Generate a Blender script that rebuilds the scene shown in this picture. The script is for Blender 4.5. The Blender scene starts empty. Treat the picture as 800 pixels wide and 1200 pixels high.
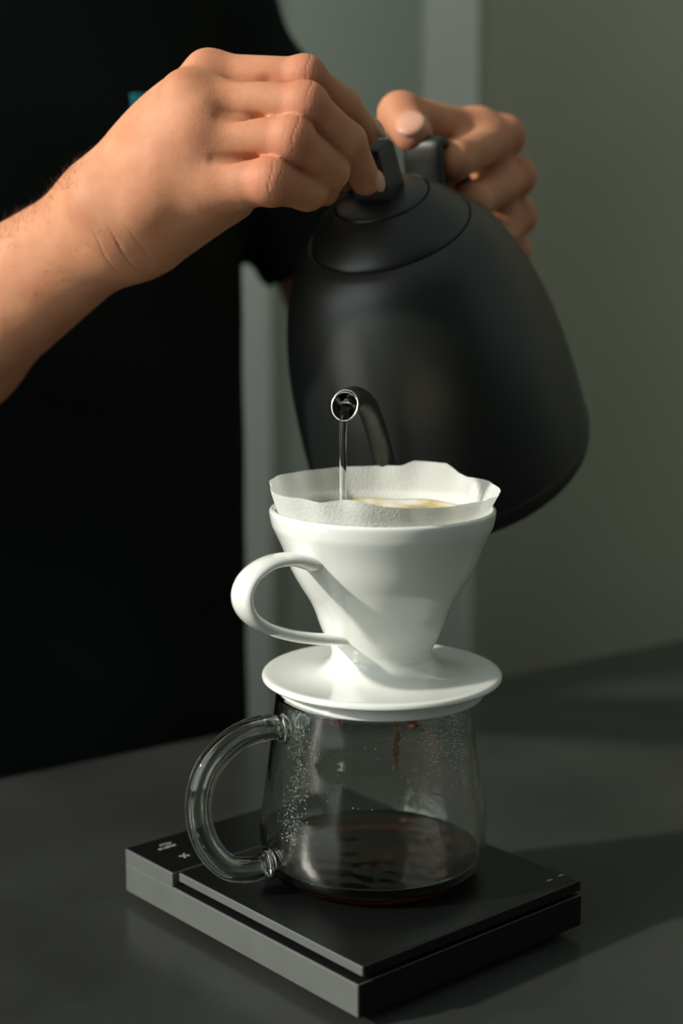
import bpy, bmesh, math, random
import numpy as np
from mathutils import Vector, Matrix
from mathutils.bvhtree import BVHTree

random.seed(7)
rng = np.random.default_rng(7)
S = bpy.context.scene
COL = S.collection

# ------------------------------------------------------------------ camera
FPX, PITCH, CH, CD, CX = 1880.0, 0.1745, 0.351, 0.778, -0.0162
cd = bpy.data.cameras.new('camera')
cam = bpy.data.objects.new('camera', cd)
COL.objects.link(cam)
cam.location = (CX, -CD, CH)
cam.rotation_euler = (math.pi / 2 - PITCH, 0, 0)
cd.sensor_fit = 'VERTICAL'
cd.sensor_height = 36.0
cd.sensor_width = 24.0
cd.lens = 36.0 * FPX / 1200.0
cd.clip_start = 0.01
cd.dof.use_dof = True
cd.dof.focus_distance = 0.775
cd.dof.aperture_fstop = 4.2
S.camera = cam

# ------------------------------------------------------------------ world, sun, exposure
W = bpy.data.worlds.new('world')
S.world = W
W.use_nodes = True
bgn = W.node_tree.nodes['Background']
bgn.inputs[0].default_value = (0.80, 0.90, 0.82, 1)
bgn.inputs[1].default_value = 0.36

sd = bpy.data.lights.new('sun', 'SUN')
sun = bpy.data.objects.new('sun', sd)
COL.objects.link(sun)
sd.energy = 3.75
sd.angle = math.radians(3.0)
sd.color = (1.0, 0.93, 0.82)
SUN_AZ, SUN_EL = math.radians(201), math.radians(28)      # where the sun stands
sv = Vector((math.cos(SUN_AZ) * math.cos(SUN_EL), math.sin(SUN_AZ) * math.cos(SUN_EL), math.sin(SUN_EL)))
sun.rotation_euler = sv.to_track_quat('Z', 'Y').to_euler()
sun.location = (-1.6, 0, 1.4)

# added area lamp standing in for window daylight: glass highlights, lighter background
wd_ = bpy.data.lights.new('added_window_fill', 'AREA')
wl = bpy.data.objects.new('added_window_fill', wd_)
COL.objects.link(wl)
wd_.shape = 'RECTANGLE'
wd_.size, wd_.size_y = 1.40, 1.38
wd_.energy = 12.0
wd_.color = (0.92, 1.0, 0.95)
wl.location = (-1.06, -0.72, 0.78)
wl.rotation_euler = (0, -math.pi / 2, 0)

S.view_settings.view_transform = 'Standard'
S.view_settings.look = 'None'
S.view_settings.gamma = 1.0
S.view_settings.use_curve_mapping = False
S.view_settings.exposure = 0.0
S.cycles.max_bounces = 16
S.cycles.transmission_bounces = 14
S.cycles.transparent_max_bounces = 16
S.cycles.sample_clamp_indirect = 6.0

# ------------------------------------------------------------------ helpers
CP, SP = math.cos(PITCH), math.sin(PITCH)


def at(px, py, Y):
    """the real point at distance Y seen at a photo pixel"""
    a, b = (px - 400) / FPX, (600 - py) / FPX
    # ray = right*a + up*b + fwd ; up=(0,SP,CP) fwd=(0,CP,-SP)
    rx, ry, rz = a, b * SP + CP, b * CP - SP
    t = (Y + CD) / ry
    return np.array([CX + rx * t, Y, CH + rz * t])


def on_plane(px, py, z=0.0):
    a, b = (px - 400) / FPX, (600 - py) / FPX
    rx, ry, rz = a, b * SP + CP, b * CP - SP
    t = (z - CH) / rz
    return np.array([CX + rx * t, -CD + ry * t, z])


def link(o, parent=None):
    COL.objects.link(o)
    if parent is not None:
        o.parent = parent
        o.matrix_parent_inverse = parent.matrix_basis.inverted()
    return o


def tag(o, label=None, cat=None, group=None, kind=None):
    if label: o['label'] = label
    if cat: o['category'] = cat
    if group: o['group'] = group
    if kind: o['kind'] = kind
    return o


def empty(name, loc, label, cat, group=None):
    o = bpy.data.objects.new(name, None)
    COL.objects.link(o)
    o.location = loc
    o.empty_display_size = 0.02
    return tag(o, label, cat, group)


def mesh_obj(name, verts, faces, material, parent=None, smooth=True):
    me = bpy.data.meshes.new(name)
    me.from_pydata([tuple(v) for v in verts], [], [tuple(f) for f in faces])
    me.update()
    if smooth:
        me.polygons.foreach_set('use_smooth', [True] * len(me.polygons))
    o = bpy.data.objects.new(name, me)
    if material: me.materials.append(material)
    return link(o, parent)


def bm_obj(name, bm, material, parent=None, smooth=False):
    me = bpy.data.meshes.new(name)
    bmesh.ops.recalc_face_normals(bm, faces=bm.faces)
    bm.to_mesh(me)
    bm.free()
    if smooth:
        me.polygons.foreach_set('use_smooth', [True] * len(me.polygons))
    o = bpy.data.objects.new(name, me)
    if material: me.materials.append(material)
    return link(o, parent)


def bevel(o, w, seg=2, angle=0.6):
    m = o.modifiers.new('bevel', 'BEVEL')
    m.width = w
    m.segments = seg
    m.limit_method = 'ANGLE'
    m.angle_limit = angle
    return o


def box_frame(name, o0, ex, ey, ez, material, parent=None, bev=0.0):
    """box from a corner and three edge vectors"""
    o0, ex, ey, ez = map(np.array, (o0, ex, ey, ez))
    v = [o0 + i * ex + j * ey + k * ez for k in (0, 1) for j in (0, 1) for i in (0, 1)]
    bm = bmesh.new()
    vs = [bm.verts.new(p) for p in v]
    for f in ((0, 2, 3, 1), (4, 5, 7, 6), (0, 1, 5, 4), (2, 6, 7, 3), (0, 4, 6, 2), (1, 3, 7, 5)):
        bm.faces.new([vs[i] for i in f])
    o = bm_obj(name, bm, material, parent)
    if bev: bevel(o, bev)
    return o


def spline(pts, n):
    """Catmull-Rom through points, n samples per span"""
    P = [np.array(p, float) for p in pts]
    P = [2 * P[0] - P[1]] + P + [2 * P[-1] - P[-2]]
    out = []
    for i in range(1, len(P) - 2):
        for k in range(n):
            t = k / n
            a, b, c, d = P[i - 1], P[i], P[i + 1], P[i + 2]
            out.append(0.5 * (2 * b + (c - a) * t + (2 * a - 5 * b + 4 * c - d) * t * t + (3 * b - a - 3 * c + d) * t ** 3))
    out.append(P[-2])
    return np.array(out)


def lathe(name, prof, material, parent=None, seg=96, M=None, wob=None):
    """prof: list of (r,z); M: 4x4 placing local z axis"""
    V, F = [], []
    n = len(prof)
    for j in range(seg):
        a = 2 * math.pi * j / seg
        for (r, z) in prof:
            rr = r + (wob(a, z) if wob and r > 1e-5 else 0)
            V.append((rr * math.cos(a), rr * math.sin(a), z))
    for j in range(seg):
        j2 = (j + 1) % seg
        for i in range(n - 1):
            F.append((j * n + i, j2 * n + i, j2 * n + i + 1, j * n + i + 1))
    bm = bmesh.new()
    vs = [bm.verts.new(v) for v in V]
    for f in F:
        try: bm.faces.new([vs[i] for i in f])
        except ValueError: pass
    bmesh.ops.remove_doubles(bm, verts=bm.verts, dist=1e-6)
    if M is not None: bm.transform(M)
    return bm_obj(name, bm, material, parent, smooth=True)


def tube(name, path, radii, material, parent=None, seg=20, up=None, asp=1.0, caps=True, oblique=None, square=0.0):
    """tube along points with radius per point; asp: width ratio across 'up'"""
    P = np.array(path, float)
    n = len(P)
    R = np.broadcast_to(np.array(radii, float), (n,)) if np.ndim(radii) <= 1 else radii
    T = np.gradient(P, axis=0)
    T /= np.linalg.norm(T, axis=1)[:, None]
    ref = np.array(up if up is not None else (0, 0, 1.0), float)
    V, F = [], []
    prev = None
    asp = np.broadcast_to(np.array(asp, float), (n,))
    for i in range(n):
        if up is not None:
            b = ref - T[i] * (ref @ T[i])
        else:
            b = (ref if prev is None else prev) - T[i] * ((ref if prev is None else prev) @ T[i])
            if np.linalg.norm(b) < 1e-4: b = np.cross(T[i], (1, 0, 0))
        b /= np.linalg.norm(b)
        prev = b
        c = np.cross(T[i], b)
        for j in range(seg):
            a = 2 * math.pi * j / seg
            ca, sa = math.cos(a), math.sin(a)
            if square:
                e = 1 - square
                ca = math.copysign(abs(ca) ** e, ca); sa = math.copysign(abs(sa) ** e, sa)
            p = P[i] + R[i] * (ca * b * asp[i] + sa * c)
            if oblique is not None and i == 0:
                nn = oblique / np.linalg.norm(oblique)
                p = p - T[0] * (((p - P[0]) @ nn) / (T[0] @ nn))
            V.append(p)
    for i in range(n - 1):
        for j in range(seg):
            j2 = (j + 1) % seg
            F.append((i * seg + j, i * seg + j2, (i + 1) * seg + j2, (i + 1) * seg + j))
    if caps:
        F.append(tuple(range(seg))[::-1])
        F.append(tuple((n - 1) * seg + j for j in range(seg)))
    return mesh_obj(name, V, F, material, parent)


# ------------------------------------------------------------------ materials
def mat(name, col, rough=0.5, metal=0.0, spec=0.5, noise=0.0, nscale=40.0, bump=0.0, bscale=200.0, coat=0.0, sheen=0.0, sss=0.0):
    m = bpy.data.materials.new(name)
    m.use_nodes = True
    nt = m.node_tree
    b = nt.nodes['Principled BSDF']
    b.inputs['Base Color'].default_value = (*col, 1)
    b.inputs['Roughness'].default_value = rough
    b.inputs['Metallic'].default_value = metal
    b.inputs['Specular IOR Level'].default_value = spec
    b.inputs['Coat Weight'].default_value = coat
    b.inputs['Coat Roughness'].default_value = 0.06
    if sheen: b.inputs['Sheen Weight'].default_value = sheen
    if sss:
        b.inputs['Subsurface Weight'].default_value = sss
        b.inputs['Subsurface Radius'].default_value = (1, 0.9, 0.8)
        b.inputs['Subsurface Scale'].default_value = 0.003
    tc = nt.nodes.new('ShaderNodeTexCoord')
    if noise:
        n = nt.nodes.new('ShaderNodeTexNoise')
        n.inputs['Scale'].default_value = nscale
        n.inputs['Detail'].default_value = 6
        nt.links.new(tc.outputs['Object'], n.inputs['Vector'])
        mr = nt.nodes.new('ShaderNodeMapRange')
        mr.inputs[1].default_value = 0.3; mr.inputs[2].default_value = 0.7
        mr.inputs[3].default_value = 1 - noise; mr.inputs[4].default_value = 1 + noise
        nt.links.new(n.outputs[0], mr.inputs[0])
        mx = nt.nodes.new('ShaderNodeVectorMath')
        mx.operation = 'SCALE'
        mx.inputs[0].default_value = col
        nt.links.new(mr.outputs[0], mx.inputs['Scale'])
        nt.links.new(mx.outputs[0], b.inputs['Base Color'])
    if bump:
        n2 = nt.nodes.new('ShaderNodeTexNoise')
        n2.inputs['Scale'].default_value = bscale
        n2.inputs['Detail'].default_value = 4
        nt.links.new(tc.outputs['Object'], n2.inputs['Vector'])
        bp = nt.nodes.new('ShaderNodeBump')
        bp.inputs['Strength'].default_value = bump
        bp.inputs['Distance'].default_value = 0.001
        nt.links.new(n2.outputs[0], bp.inputs['Height'])
        nt.links.new(bp.outputs[0], b.inputs['Normal'])
    return m


def glass_mat(name, col=(1, 1, 1), ior=1.45, rough=0.0, vol=None, dens=0.0, bump=0.0, bscale=60):
    m = bpy.data.materials.new(name)
    m.use_nodes = True
    nt = m.node_tree
    b = nt.nodes['Principled BSDF']
    b.inputs['Base Color'].default_value = (*col, 1)
    b.inputs['Roughness'].default_value = rough
    b.inputs['Transmission Weight'].default_value = 1.0
    b.inputs['IOR'].default_value = ior
    if vol:
        v = nt.nodes.new('ShaderNodeVolumeAbsorption')
        v.inputs['Color'].default_value = (*vol, 1)
        v.inputs['Density'].default_value = dens
        nt.links.new(v.outputs[0], nt.nodes['Material Output'].inputs['Volume'])
    if bump:
        tc = nt.nodes.new('ShaderNodeTexCoord')
        n = nt.nodes.new('ShaderNodeTexNoise')
        n.inputs['Scale'].default_value = bscale
        n.inputs['Detail'].default_value = 3
        nt.links.new(tc.outputs['Object'], n.inputs['Vector'])
        bp = nt.nodes.new('ShaderNodeBump')
        bp.inputs['Strength'].default_value = bump
        bp.inputs['Distance'].default_value = 0.002
        nt.links.new(n.outputs[0], bp.inputs['Height'])
        nt.links.new(bp.outputs[0], b.inputs['Normal'])
    return m


M_counter = mat('honed_dark_stone', (0.034, 0.037, 0.035), 0.24, spec=0.45, noise=0.25, nscale=9, bump=0.04, bscale=700)
M_base = mat('counter_base_paint', (0.05, 0.05, 0.048), 0.6, noise=0.05)
M_wall = mat('warm_grey_paint', (0.47, 0.475, 0.37), 0.8, noise=0.05, nscale=3, bump=0.05, bscale=300)
M_wall2 = mat('green_grey_paint', (0.54, 0.58, 0.50), 0.8, noise=0.05, nscale=3, bump=0.05, bscale=300)
M_trim = mat('pale_trim', (0.93, 0.95, 0.90), 0.6, noise=0.03, nscale=5)  # upright strips, paler than the walls beside them
M_rear = mat('dim_grey_paint', (0.16, 0.17, 0.15), 0.85, noise=0.05, nscale=3)
M_floor = mat('grey_floor', (0.10, 0.10, 0.09), 0.6, noise=0.2, nscale=6)
M_kettle = mat('matte_black_enamel', (0.0075, 0.0095, 0.009), 0.42, spec=0.6, bump=0.02, bscale=1500)
M_kplastic = mat('black_plastic', (0.010, 0.012, 0.011), 0.42, spec=0.5, bump=0.03, bscale=1200)
M_steel = mat('steel', (0.62, 0.62, 0.58), 0.22, metal=1.0)
M_ceramic = mat('white_porcelain', (0.80, 0.82, 0.79), 0.16, spec=0.5, noise=0.01, nscale=30, coat=0.5)
M_scaleb = mat('satin_graphite', (0.10, 0.11, 0.103), 0.42, spec=0.4, noise=0.06, nscale=60, bump=0.03, bscale=1500)
M_scalet = mat('black_scale_top', (0.006, 0.007, 0.007), 0.30, spec=0.4, noise=0.1, nscale=80)
M_scaleblk = mat('black_scale_plinth', (0.004, 0.004, 0.004), 0.6, spec=0.2, noise=0.1)
M_mark = mat('grey_print', (0.30, 0.33, 0.32), 0.5, noise=0.02)
M_glass = glass_mat('clear_glass', (0.97, 1.0, 0.97), 1.47, bump=0.10, bscale=55)
M_glassh = glass_mat('clear_glass_handle', (0.97, 1.0, 0.96), 1.47, bump=0.03, bscale=40)
M_water = glass_mat('water', (1, 1, 1), 1.33)
M_coffee = glass_mat('brewed_coffee', (1, 1, 1), 1.34, vol=(0.80, 0.16, 0.03), dens=400)
M_coffees = glass_mat('thin_coffee', (1, 1, 1), 1.34, vol=(0.88, 0.26, 0.04), dens=260)
M_shirt = mat('black_cotton', (0.006, 0.009, 0.008), 0.95, spec=0.1, bump=0.15, bscale=900)
M_pants = mat('black_trousers', (0.006, 0.006, 0.007), 0.9, spec=0.1, bump=0.1, bscale=700)
M_teal = mat('teal_print', (0.005, 0.22, 0.26), 0.8, noise=0.15, nscale=90)
M_hair = mat('dark_hair', (0.09, 0.045, 0.025), 0.5, noise=0.1)


def paper_mat():
    m = bpy.data.materials.new('filter_paper')
    m.use_nodes = True
    nt = m.node_tree
    out = nt.nodes['Material Output']
    nt.nodes.remove(nt.nodes['Principled BSDF'])
    tc = nt.nodes.new('ShaderNodeTexCoord')
    n = nt.nodes.new('ShaderNodeTexNoise'); n.inputs['Scale'].default_value = 900; n.inputs['Detail'].default_value = 4
    nt.links.new(tc.outputs['Object'], n.inputs['Vector'])
    # crepe dimples
    v = nt.nodes.new('ShaderNodeTexVoronoi'); v.inputs['Scale'].default_value = 700
    nt.links.new(tc.outputs['Object'], v.inputs['Vector'])
    bp = nt.nodes.new('ShaderNodeBump'); bp.inputs['Strength'].default_value = 0.35; bp.inputs['Distance'].default_value = 0.0005
    nt.links.new(v.outputs[0], bp.inputs['Height'])
    ramp = nt.nodes.new('ShaderNodeValToRGB')
    ramp.color_ramp.elements[0].color = (0.84, 0.87, 0.84, 1); ramp.color_ramp.elements[1].color = (0.93, 0.95, 0.93, 1)
    nt.links.new(n.outputs[0], ramp.inputs[0])
    d = nt.nodes.new('ShaderNodeBsdfDiffuse'); t = nt.nodes.new('ShaderNodeBsdfTranslucent')
    nt.links.new(ramp.outputs[0], d.inputs[0]); nt.links.new(ramp.outputs[0], t.inputs[0])
    nt.links.new(bp.outputs[0], d.inputs['Normal'])
    mx = nt.nodes.new('ShaderNodeMixShader'); mx.inputs[0].default_value = 0.38
    nt.links.new(d.outputs[0], mx.inputs[1]); nt.links.new(t.outputs[0], mx.inputs[2])
    tr = nt.nodes.new('ShaderNodeBsdfTransparent')
    mx2 = nt.nodes.new('ShaderNodeMixShader'); mx2.inputs[0].default_value = 0.07
    nt.links.new(mx.outputs[0], mx2.inputs[1]); nt.links.new(tr.outputs[0], mx2.inputs[2])
    nt.links.new(mx2.outputs[0], out.inputs['Surface'])
    return m


M_paper = paper_mat()


def slurry_mat():
    m = mat('coffee_foam', (0.6, 0.5, 0.3), 0.35)
    nt = m.node_tree
    b = nt.nodes['Principled BSDF']
    tc = nt.nodes.new('ShaderNodeTexCoord')
    n = nt.nodes.new('ShaderNodeTexNoise'); n.inputs['Scale'].default_value = 46; n.inputs['Detail'].default_value = 3
    nt.links.new(tc.outputs['Object'], n.inputs['Vector'])
    r = nt.nodes.new('ShaderNodeValToRGB')
    e = r.color_ramp.elements
    e[0].position = 0.40; e[0].color = (0.30, 0.27, 0.13, 1)
    e[1].position = 0.62; e[1].color = (0.82, 0.80, 0.70, 1)
    x = e.new(0.5); x.color = (0.66, 0.50, 0.17, 1)
    nt.links.new(n.outputs[0], r.inputs[0])
    nt.links.new(r.outputs[0], b.inputs['Base Color'])
    return m


M_slurry = slurry_mat()


def skin_mat():
    m = bpy.data.materials.new('skin')
    m.use_nodes = True
    nt = m.node_tree
    N = nt.nodes.new
    L = nt.links.new
    b = nt.nodes['Principled BSDF']
    tc = N('ShaderNodeTexCoord')
    red = N('ShaderNodeAttribute'); red.attribute_name = 'red'
    nail = N('ShaderNodeAttribute'); nail.attribute_name = 'nail'
    crs = N('ShaderNodeAttribute'); crs.attribute_name = 'crease'
    n1 = N('ShaderNodeTexNoise'); n1.inputs['Scale'].default_value = 60; n1.inputs['Detail'].default_value = 5
    L(tc.outputs['Object'], n1.inputs['Vector'])
    ramp = N('ShaderNodeValToRGB')
    ramp.color_ramp.elements[0].position = 0.3; ramp.color_ramp.elements[0].color = (0.53, 0.22, 0.118, 1)
    ramp.color_ramp.elements[1].position = 0.7; ramp.color_ramp.elements[1].color = (0.64, 0.30, 0.172, 1)
    L(n1.outputs[0], ramp.inputs[0])
    mx = N('ShaderNodeMix'); mx.data_type = 'RGBA'
    L(red.outputs['Fac'], mx.inputs['Factor']); L(ramp.outputs[0], mx.inputs[6]); mx.inputs[7].default_value = (0.52, 0.17, 0.11, 1)
    mx2 = N('ShaderNodeMix'); mx2.data_type = 'RGBA'
    L(nail.outputs['Fac'], mx2.inputs['Factor']); L(mx.outputs[2], mx2.inputs[6]); mx2.inputs[7].default_value = (0.66, 0.37, 0.27, 1)
    L(mx2.outputs[2], b.inputs['Base Color'])
    ro = N('ShaderNodeMapRange'); ro.inputs[3].default_value = 0.60; ro.inputs[4].default_value = 0.25
    L(nail.outputs['Fac'], ro.inputs[0]); L(ro.outputs[0], b.inputs['Roughness'])
    b.inputs['Specular IOR Level'].default_value = 0.28
    b.inputs['Subsurface Weight'].default_value = 0.22
    b.inputs['Subsurface Radius'].default_value = (1.0, 0.35, 0.18)
    b.inputs['Subsurface Scale'].default_value = 0.004
    # pores and fine lines + knuckle creases
    vo = N('ShaderNodeTexVoronoi'); vo.inputs['Scale'].default_value = 900
    L(tc.outputs['Object'], vo.inputs['Vector'])
    n2 = N('ShaderNodeTexNoise'); n2.inputs['Scale'].default_value = 260; n2.inputs['Detail'].default_value = 5
    L(tc.outputs['Object'], n2.inputs['Vector'])
    a1 = N('ShaderNodeMath'); a1.operation = 'MULTIPLY'; a1.inputs[1].default_value = 0.12
    L(vo.outputs[0], a1.inputs[0])
    a2 = N('ShaderNodeMath'); a2.operation = 'MULTIPLY_ADD'; a2.inputs[1].default_value = 0.35
    L(n2.outputs[0], a2.inputs[0]); L(a1.outputs[0], a2.inputs[2])
    a3 = N('ShaderNodeMath'); a3.operation = 'SUBTRACT'
    L(a2.outputs[0], a3.inputs[0]); L(crs.outputs['Fac'], a3.inputs[1])
    bp = N('ShaderNodeBump'); bp.inputs['Strength'].default_value = 0.55; bp.inputs['Distance'].default_value = 0.0008
    L(a3.outputs[0], bp.inputs['Height'])
    L(bp.outputs[0], b.inputs['Normal'])
    return m


M_skin = skin_mat()

# ------------------------------------------------------------------ setting
A = on_plane(0, 912)
Bq = on_plane(800, 749)
dirv = (Bq - A) / np.linalg.norm(Bq - A)
E0, E1 = A - dirv * 1.3, Bq + dirv * 1.2


def prism(name, poly, z0, z1, material, parent=None, bev=0.0):
    bm = bmesh.new()
    lo = [bm.verts.new((p[0], p[1], z0)) for p in poly]
    hi = [bm.verts.new((p[0], p[1], z1)) for p in poly]
    bm.faces.new(lo[::-1]); bm.faces.new(hi)
    n = len(poly)
    for i in range(n):
        bm.faces.new((lo[i], lo[(i + 1) % n], hi[(i + 1) % n], hi[i]))
    o = bm_obj(name, bm, material, parent)
    if bev: bevel(o, bev)
    return o


nrm = np.array([-dirv[1], dirv[0], 0])
fr0, fr1 = E0 - nrm * 1.9, E1 - nrm * 1.9
counter = prism('worktop', [fr0, fr1, E1, E0], -0.04, 0.0, M_counter, bev=0.002)
tag(counter, 'dark grey honed stone worktop running under the scale', 'worktop', kind='structure')
ins = nrm * 0.05
cb = prism('counter_base', [fr0 + ins, fr1 + ins, E1 - ins, E0 - ins], -0.92, -0.04, M_base)
tag(cb, 'plain dark counter body below the stone worktop', 'counter', kind='structure')
WY = 1.0
JAMB = 0.0  # opening edge placed so direct sun misses the back wall
WIN0, WIN1, WZ0, WZ1 = -1.43, JAMB, 0.08, 1.48
wl_ = tag(bpy.data.objects.new('wall_left_added', None), 'added unseen side wall with a tall opening, shading the back wall', 'wall', kind='structure'); COL.objects.link(wl_)  # unseen wall put in to keep the sun off the back wall
for nm, y0, y1, z0, z1 in (('wall_panel', JAMB, WY + 0.12, -0.92, 1.75), ('wall_panel', -2.2, WIN0, -0.92, 1.75), ('sill_panel', WIN0, WIN1, -0.92, WZ0), ('lintel', WIN0, WIN1, WZ1, 1.75)):
    box_frame(nm, (-1.07, y0, z0), (0.12, 0, 0), (0, y1 - y0, 0), (0, 0, z1 - z0), M_wall2, wl_)
wr_ = box_frame('wall_rear_added', (-1.07, -2.3, -0.92), (4.07, 0, 0), (0, 0.1, 0), (0, 0, 2.67), M_rear)  # unseen, put in to cut front fill and darken what the glass reflects
tag(wr_, 'added unseen dim grey wall on the near side of the room', 'wall', kind='structure')
fl = prism('floor', [(-3, -2.2), (3, -2.2), (3, WY + 0.2), (-3, WY + 0.2)], -0.97, -0.92, M_floor)
tag(fl, 'plain grey floor behind the counter', 'floor', kind='structure')
xs = lambda px, Y: at(px, 400, Y)[0]
x_p0, x_p1 = xs(492, WY), xs(552, WY)
w1 = box_frame('wall_back', (-3, WY, -0.92), (x_p0 + 3, 0, 0), (0, 0.12, 0), (0, 0, 2.6), M_wall2)
tag(w1, 'green grey painted wall behind the person', 'wall', kind='structure')
w2 = box_frame('wall_right', (x_p1, WY - 0.03, -0.92), (3 - x_p1, 0, 0), (0, 0.15, 0), (0, 0, 2.6), M_wall)
tag(w2, 'warm grey painted wall right of the pale upright trim', 'wall', kind='structure')
t1 = box_frame('trim_1', (x_p0, WY - 0.045, -0.92), (x_p1 - x_p0, 0, 0), (0, 0.165, 0), (0, 0, 2.6), M_trim, bev=0.006)
tag(t1, 'pale upright wall trim behind the kettle', 'trim', kind='structure')
x_q0, x_q1 = xs(266, WY), xs(318, WY)
t2 = box_frame('trim_2', (x_q0, WY - 0.03, -0.92), (x_q1 - x_q0, 0, 0), (0, 0.03, 0), (0, 0, 2.6), M_trim, bev=0.006)
tag(t2, 'pale upright wall trim beside the black shirt', 'trim', kind='structure')

# ------------------------------------------------------------------ scale
HS = 0.0284
ang = 0.8572
C0 = np.array([-0.009, -0.1141, 0])
e1 = np.array([-math.cos(ang), math.sin(ang), 0]); e2 = np.array([math.sin(ang), math.cos(ang), 0]); ez = np.array([0, 0, 1.0])
L1, L2 = 0.1857, 0.1499
SP0 = 0.1425          # where the weighing plate ends and the display strip starts


def sc(s, t, z): return C0 + e1 * s + e2 * t + ez * z


scale = empty('coffee_scale', tuple(sc(L1 / 2, L2 / 2, 0)), 'flat black digital coffee scale under the glass server', 'scale')
box_frame('plinth', sc(0.010, 0.010, 0.002), e1 * (L1 - 0.02), e2 * (L2 - 0.02), ez * 0.004, M_scaleblk, scale, 0.001)
body_z0, body_z1 = 0.0050, 0.0208
box_frame('body', sc(0, 0, body_z0), e1 * (L1), e2 * L2, ez * (body_z1 - body_z0), M_scaleb, scale, 0.0007)
box_frame('weighing_plate', sc(0.0004, 0.0030, 0.0236), e1 * (SP0 - 0.002), e2 * (L2 - 0.0034), ez * (HS - 0.0236), M_scaleb, scale, 0.0006)
box_frame('plate_top', sc(0.0010, 0.0035, HS - 0.0002), e1 * (SP0 - 0.0032), e2 * (L2 - 0.0045), ez * 0.0005, M_scalet, scale)
box_frame('plate_support', sc(0.012, 0.012, body_z1 - 0.0002), e1 * (SP0 - 0.024), e2 * (L2 - 0.024), ez * 0.0032, M_scaleblk, scale)
box_frame('body_top', sc(0.0008, 0.0008, body_z1 - 0.0002), e1 * (SP0 - 0.001), e2 * (L2 - 0.0016), ez * 0.0005, M_scaleblk, scale)
box_frame('display_housing', sc(SP0, 0, body_z1 - 0.0003), e1 * (L1 - SP0), e2 * L2, ez * (HS - body_z1 + 0.0003), M_scaleb, scale, 0.0007)
box_frame('display_panel', sc(SP0 + 0.0006, 0.0006, HS - 0.0002), e1 * (L1 - SP0 - 0.0012), e2 * (L2 - 0.0012), ez * 0.0005, M_scalet, scale)
box_frame('side_shade', sc(-0.0006, 0.0006, body_z0 + 0.0002), e1 * 0.0010, e2 * (L2 - 0.001), ez * (body_z1 - body_z0 - 0.0004), M_scaleblk, scale)  # shade painted as a black sheet over the unlit side of the body
box_frame('plate_side_shade', sc(-0.0002, 0.0036, 0.0237), e1 * 0.0010, e2 * (L2 - 0.0046), ez * (HS - 0.0238), M_scaleblk, scale)  # black sheet putting shade on the unlit edge of the weighing plate
for s_, t_ in ((0.02, 0.02), (L1 - 0.02, 0.02), (0.02, L2 - 0.02), (L1 - 0.02, L2 - 0.02)):
    p = sc(s_, t_, 0)
    lathe('foot', [(0, 0), (0.006, 0), (0.0065, 0.0006), (0.0065, 0.0026), (0, 0.0026)], M_scaleblk, scale, 20, Matrix.Translation(p))


def mark(px, py, w, h, rot, nm='printed_mark'):
    c = on_plane(px, py, HS + 0.0003)
    ca, sa = math.cos(rot), math.sin(rot)
    u = e1 * ca + e2 * sa; v = -e1 * sa + e2 * ca
    return box_frame(nm, c - u * w / 2 - v * h / 2, u * w, v * h, ez * 0.0002, M_mark, scale)


# two short printed lines and a small cross by the display end, two ticks at the far corner
for i, (px, py, w) in enumerate(((190.2, 990.2, .0012), (193.6, 989.2, .0018), (197.2, 988.9, .0016))):
    mark(px, py, w, 0.0032, 0.0)
for i, (px, py, w) in enumerate(((189.5, 995.0, .0016), (193.2, 994.0, .0018), (198, 992.3, .0020), (202.5, 991.0, .0018))):
    mark(px, py, w, 0.0032, 0.05)
mark(216.0, 1003.0, .0058, .0011, 0.5); mark(216.0, 1003.0, .0058, .0011, 0.5 + math.pi / 2)
mark(644, 1031.5, .001, .0035, 0); mark(657, 1026.0, .001, .0035, 0)

# ------------------------------------------------------------------ glass server
SZ = HS + 0.0004
outer = [(0.046, 0.0006), (0.0515, 0.0026), (0.0548, 0.0065), (0.0568, 0.0125), (0.0577, 0.020), (0.0575, 0.028),
         (0.0565, 0.037), (0.0548, 0.048), (0.0530, 0.060), (0.0512, 0.072), (0.0499, 0.084), (0.0491, 0.0945)]
oc = spline([(r, 0, z) for r, z in outer], 4)[:, [0, 2]]
wall = 0.0019
inner = [(r - wall, max(z, 0.0030)) for r, z in oc]
floor_i = 0.0032
prof = [(0, 0.0016), (0.040, 0.0014), (0.0435, 0.0)] + [(r, z) for r, z in oc] + [(0.0486, 0.0952), (0.0478, 0.0952)]
innr = [(r, z) for r, z in inner if z > 0.0075]
prof += innr[::-1] + [(0.0525, 0.0058), (0.049, 0.0040), (0.043, floor_i), (0.02, floor_i), (0, floor_i)]
server = empty('glass_server', (0, 0, SZ), 'clear glass coffee server with loop handle standing on the scale', 'server')


def gw(a, z):
    # slightly hand-worked wall, both skins move together
    f = max(0.0, min(1.0, (z - 0.004) / 0.02))
    return f * (0.00022 * math.sin(5 * a + 60 * z) + 0.00016 * math.sin(9 * a - 130 * z + 1.3) + 0.00012 * math.sin(3 * a + 210 * z))


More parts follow.
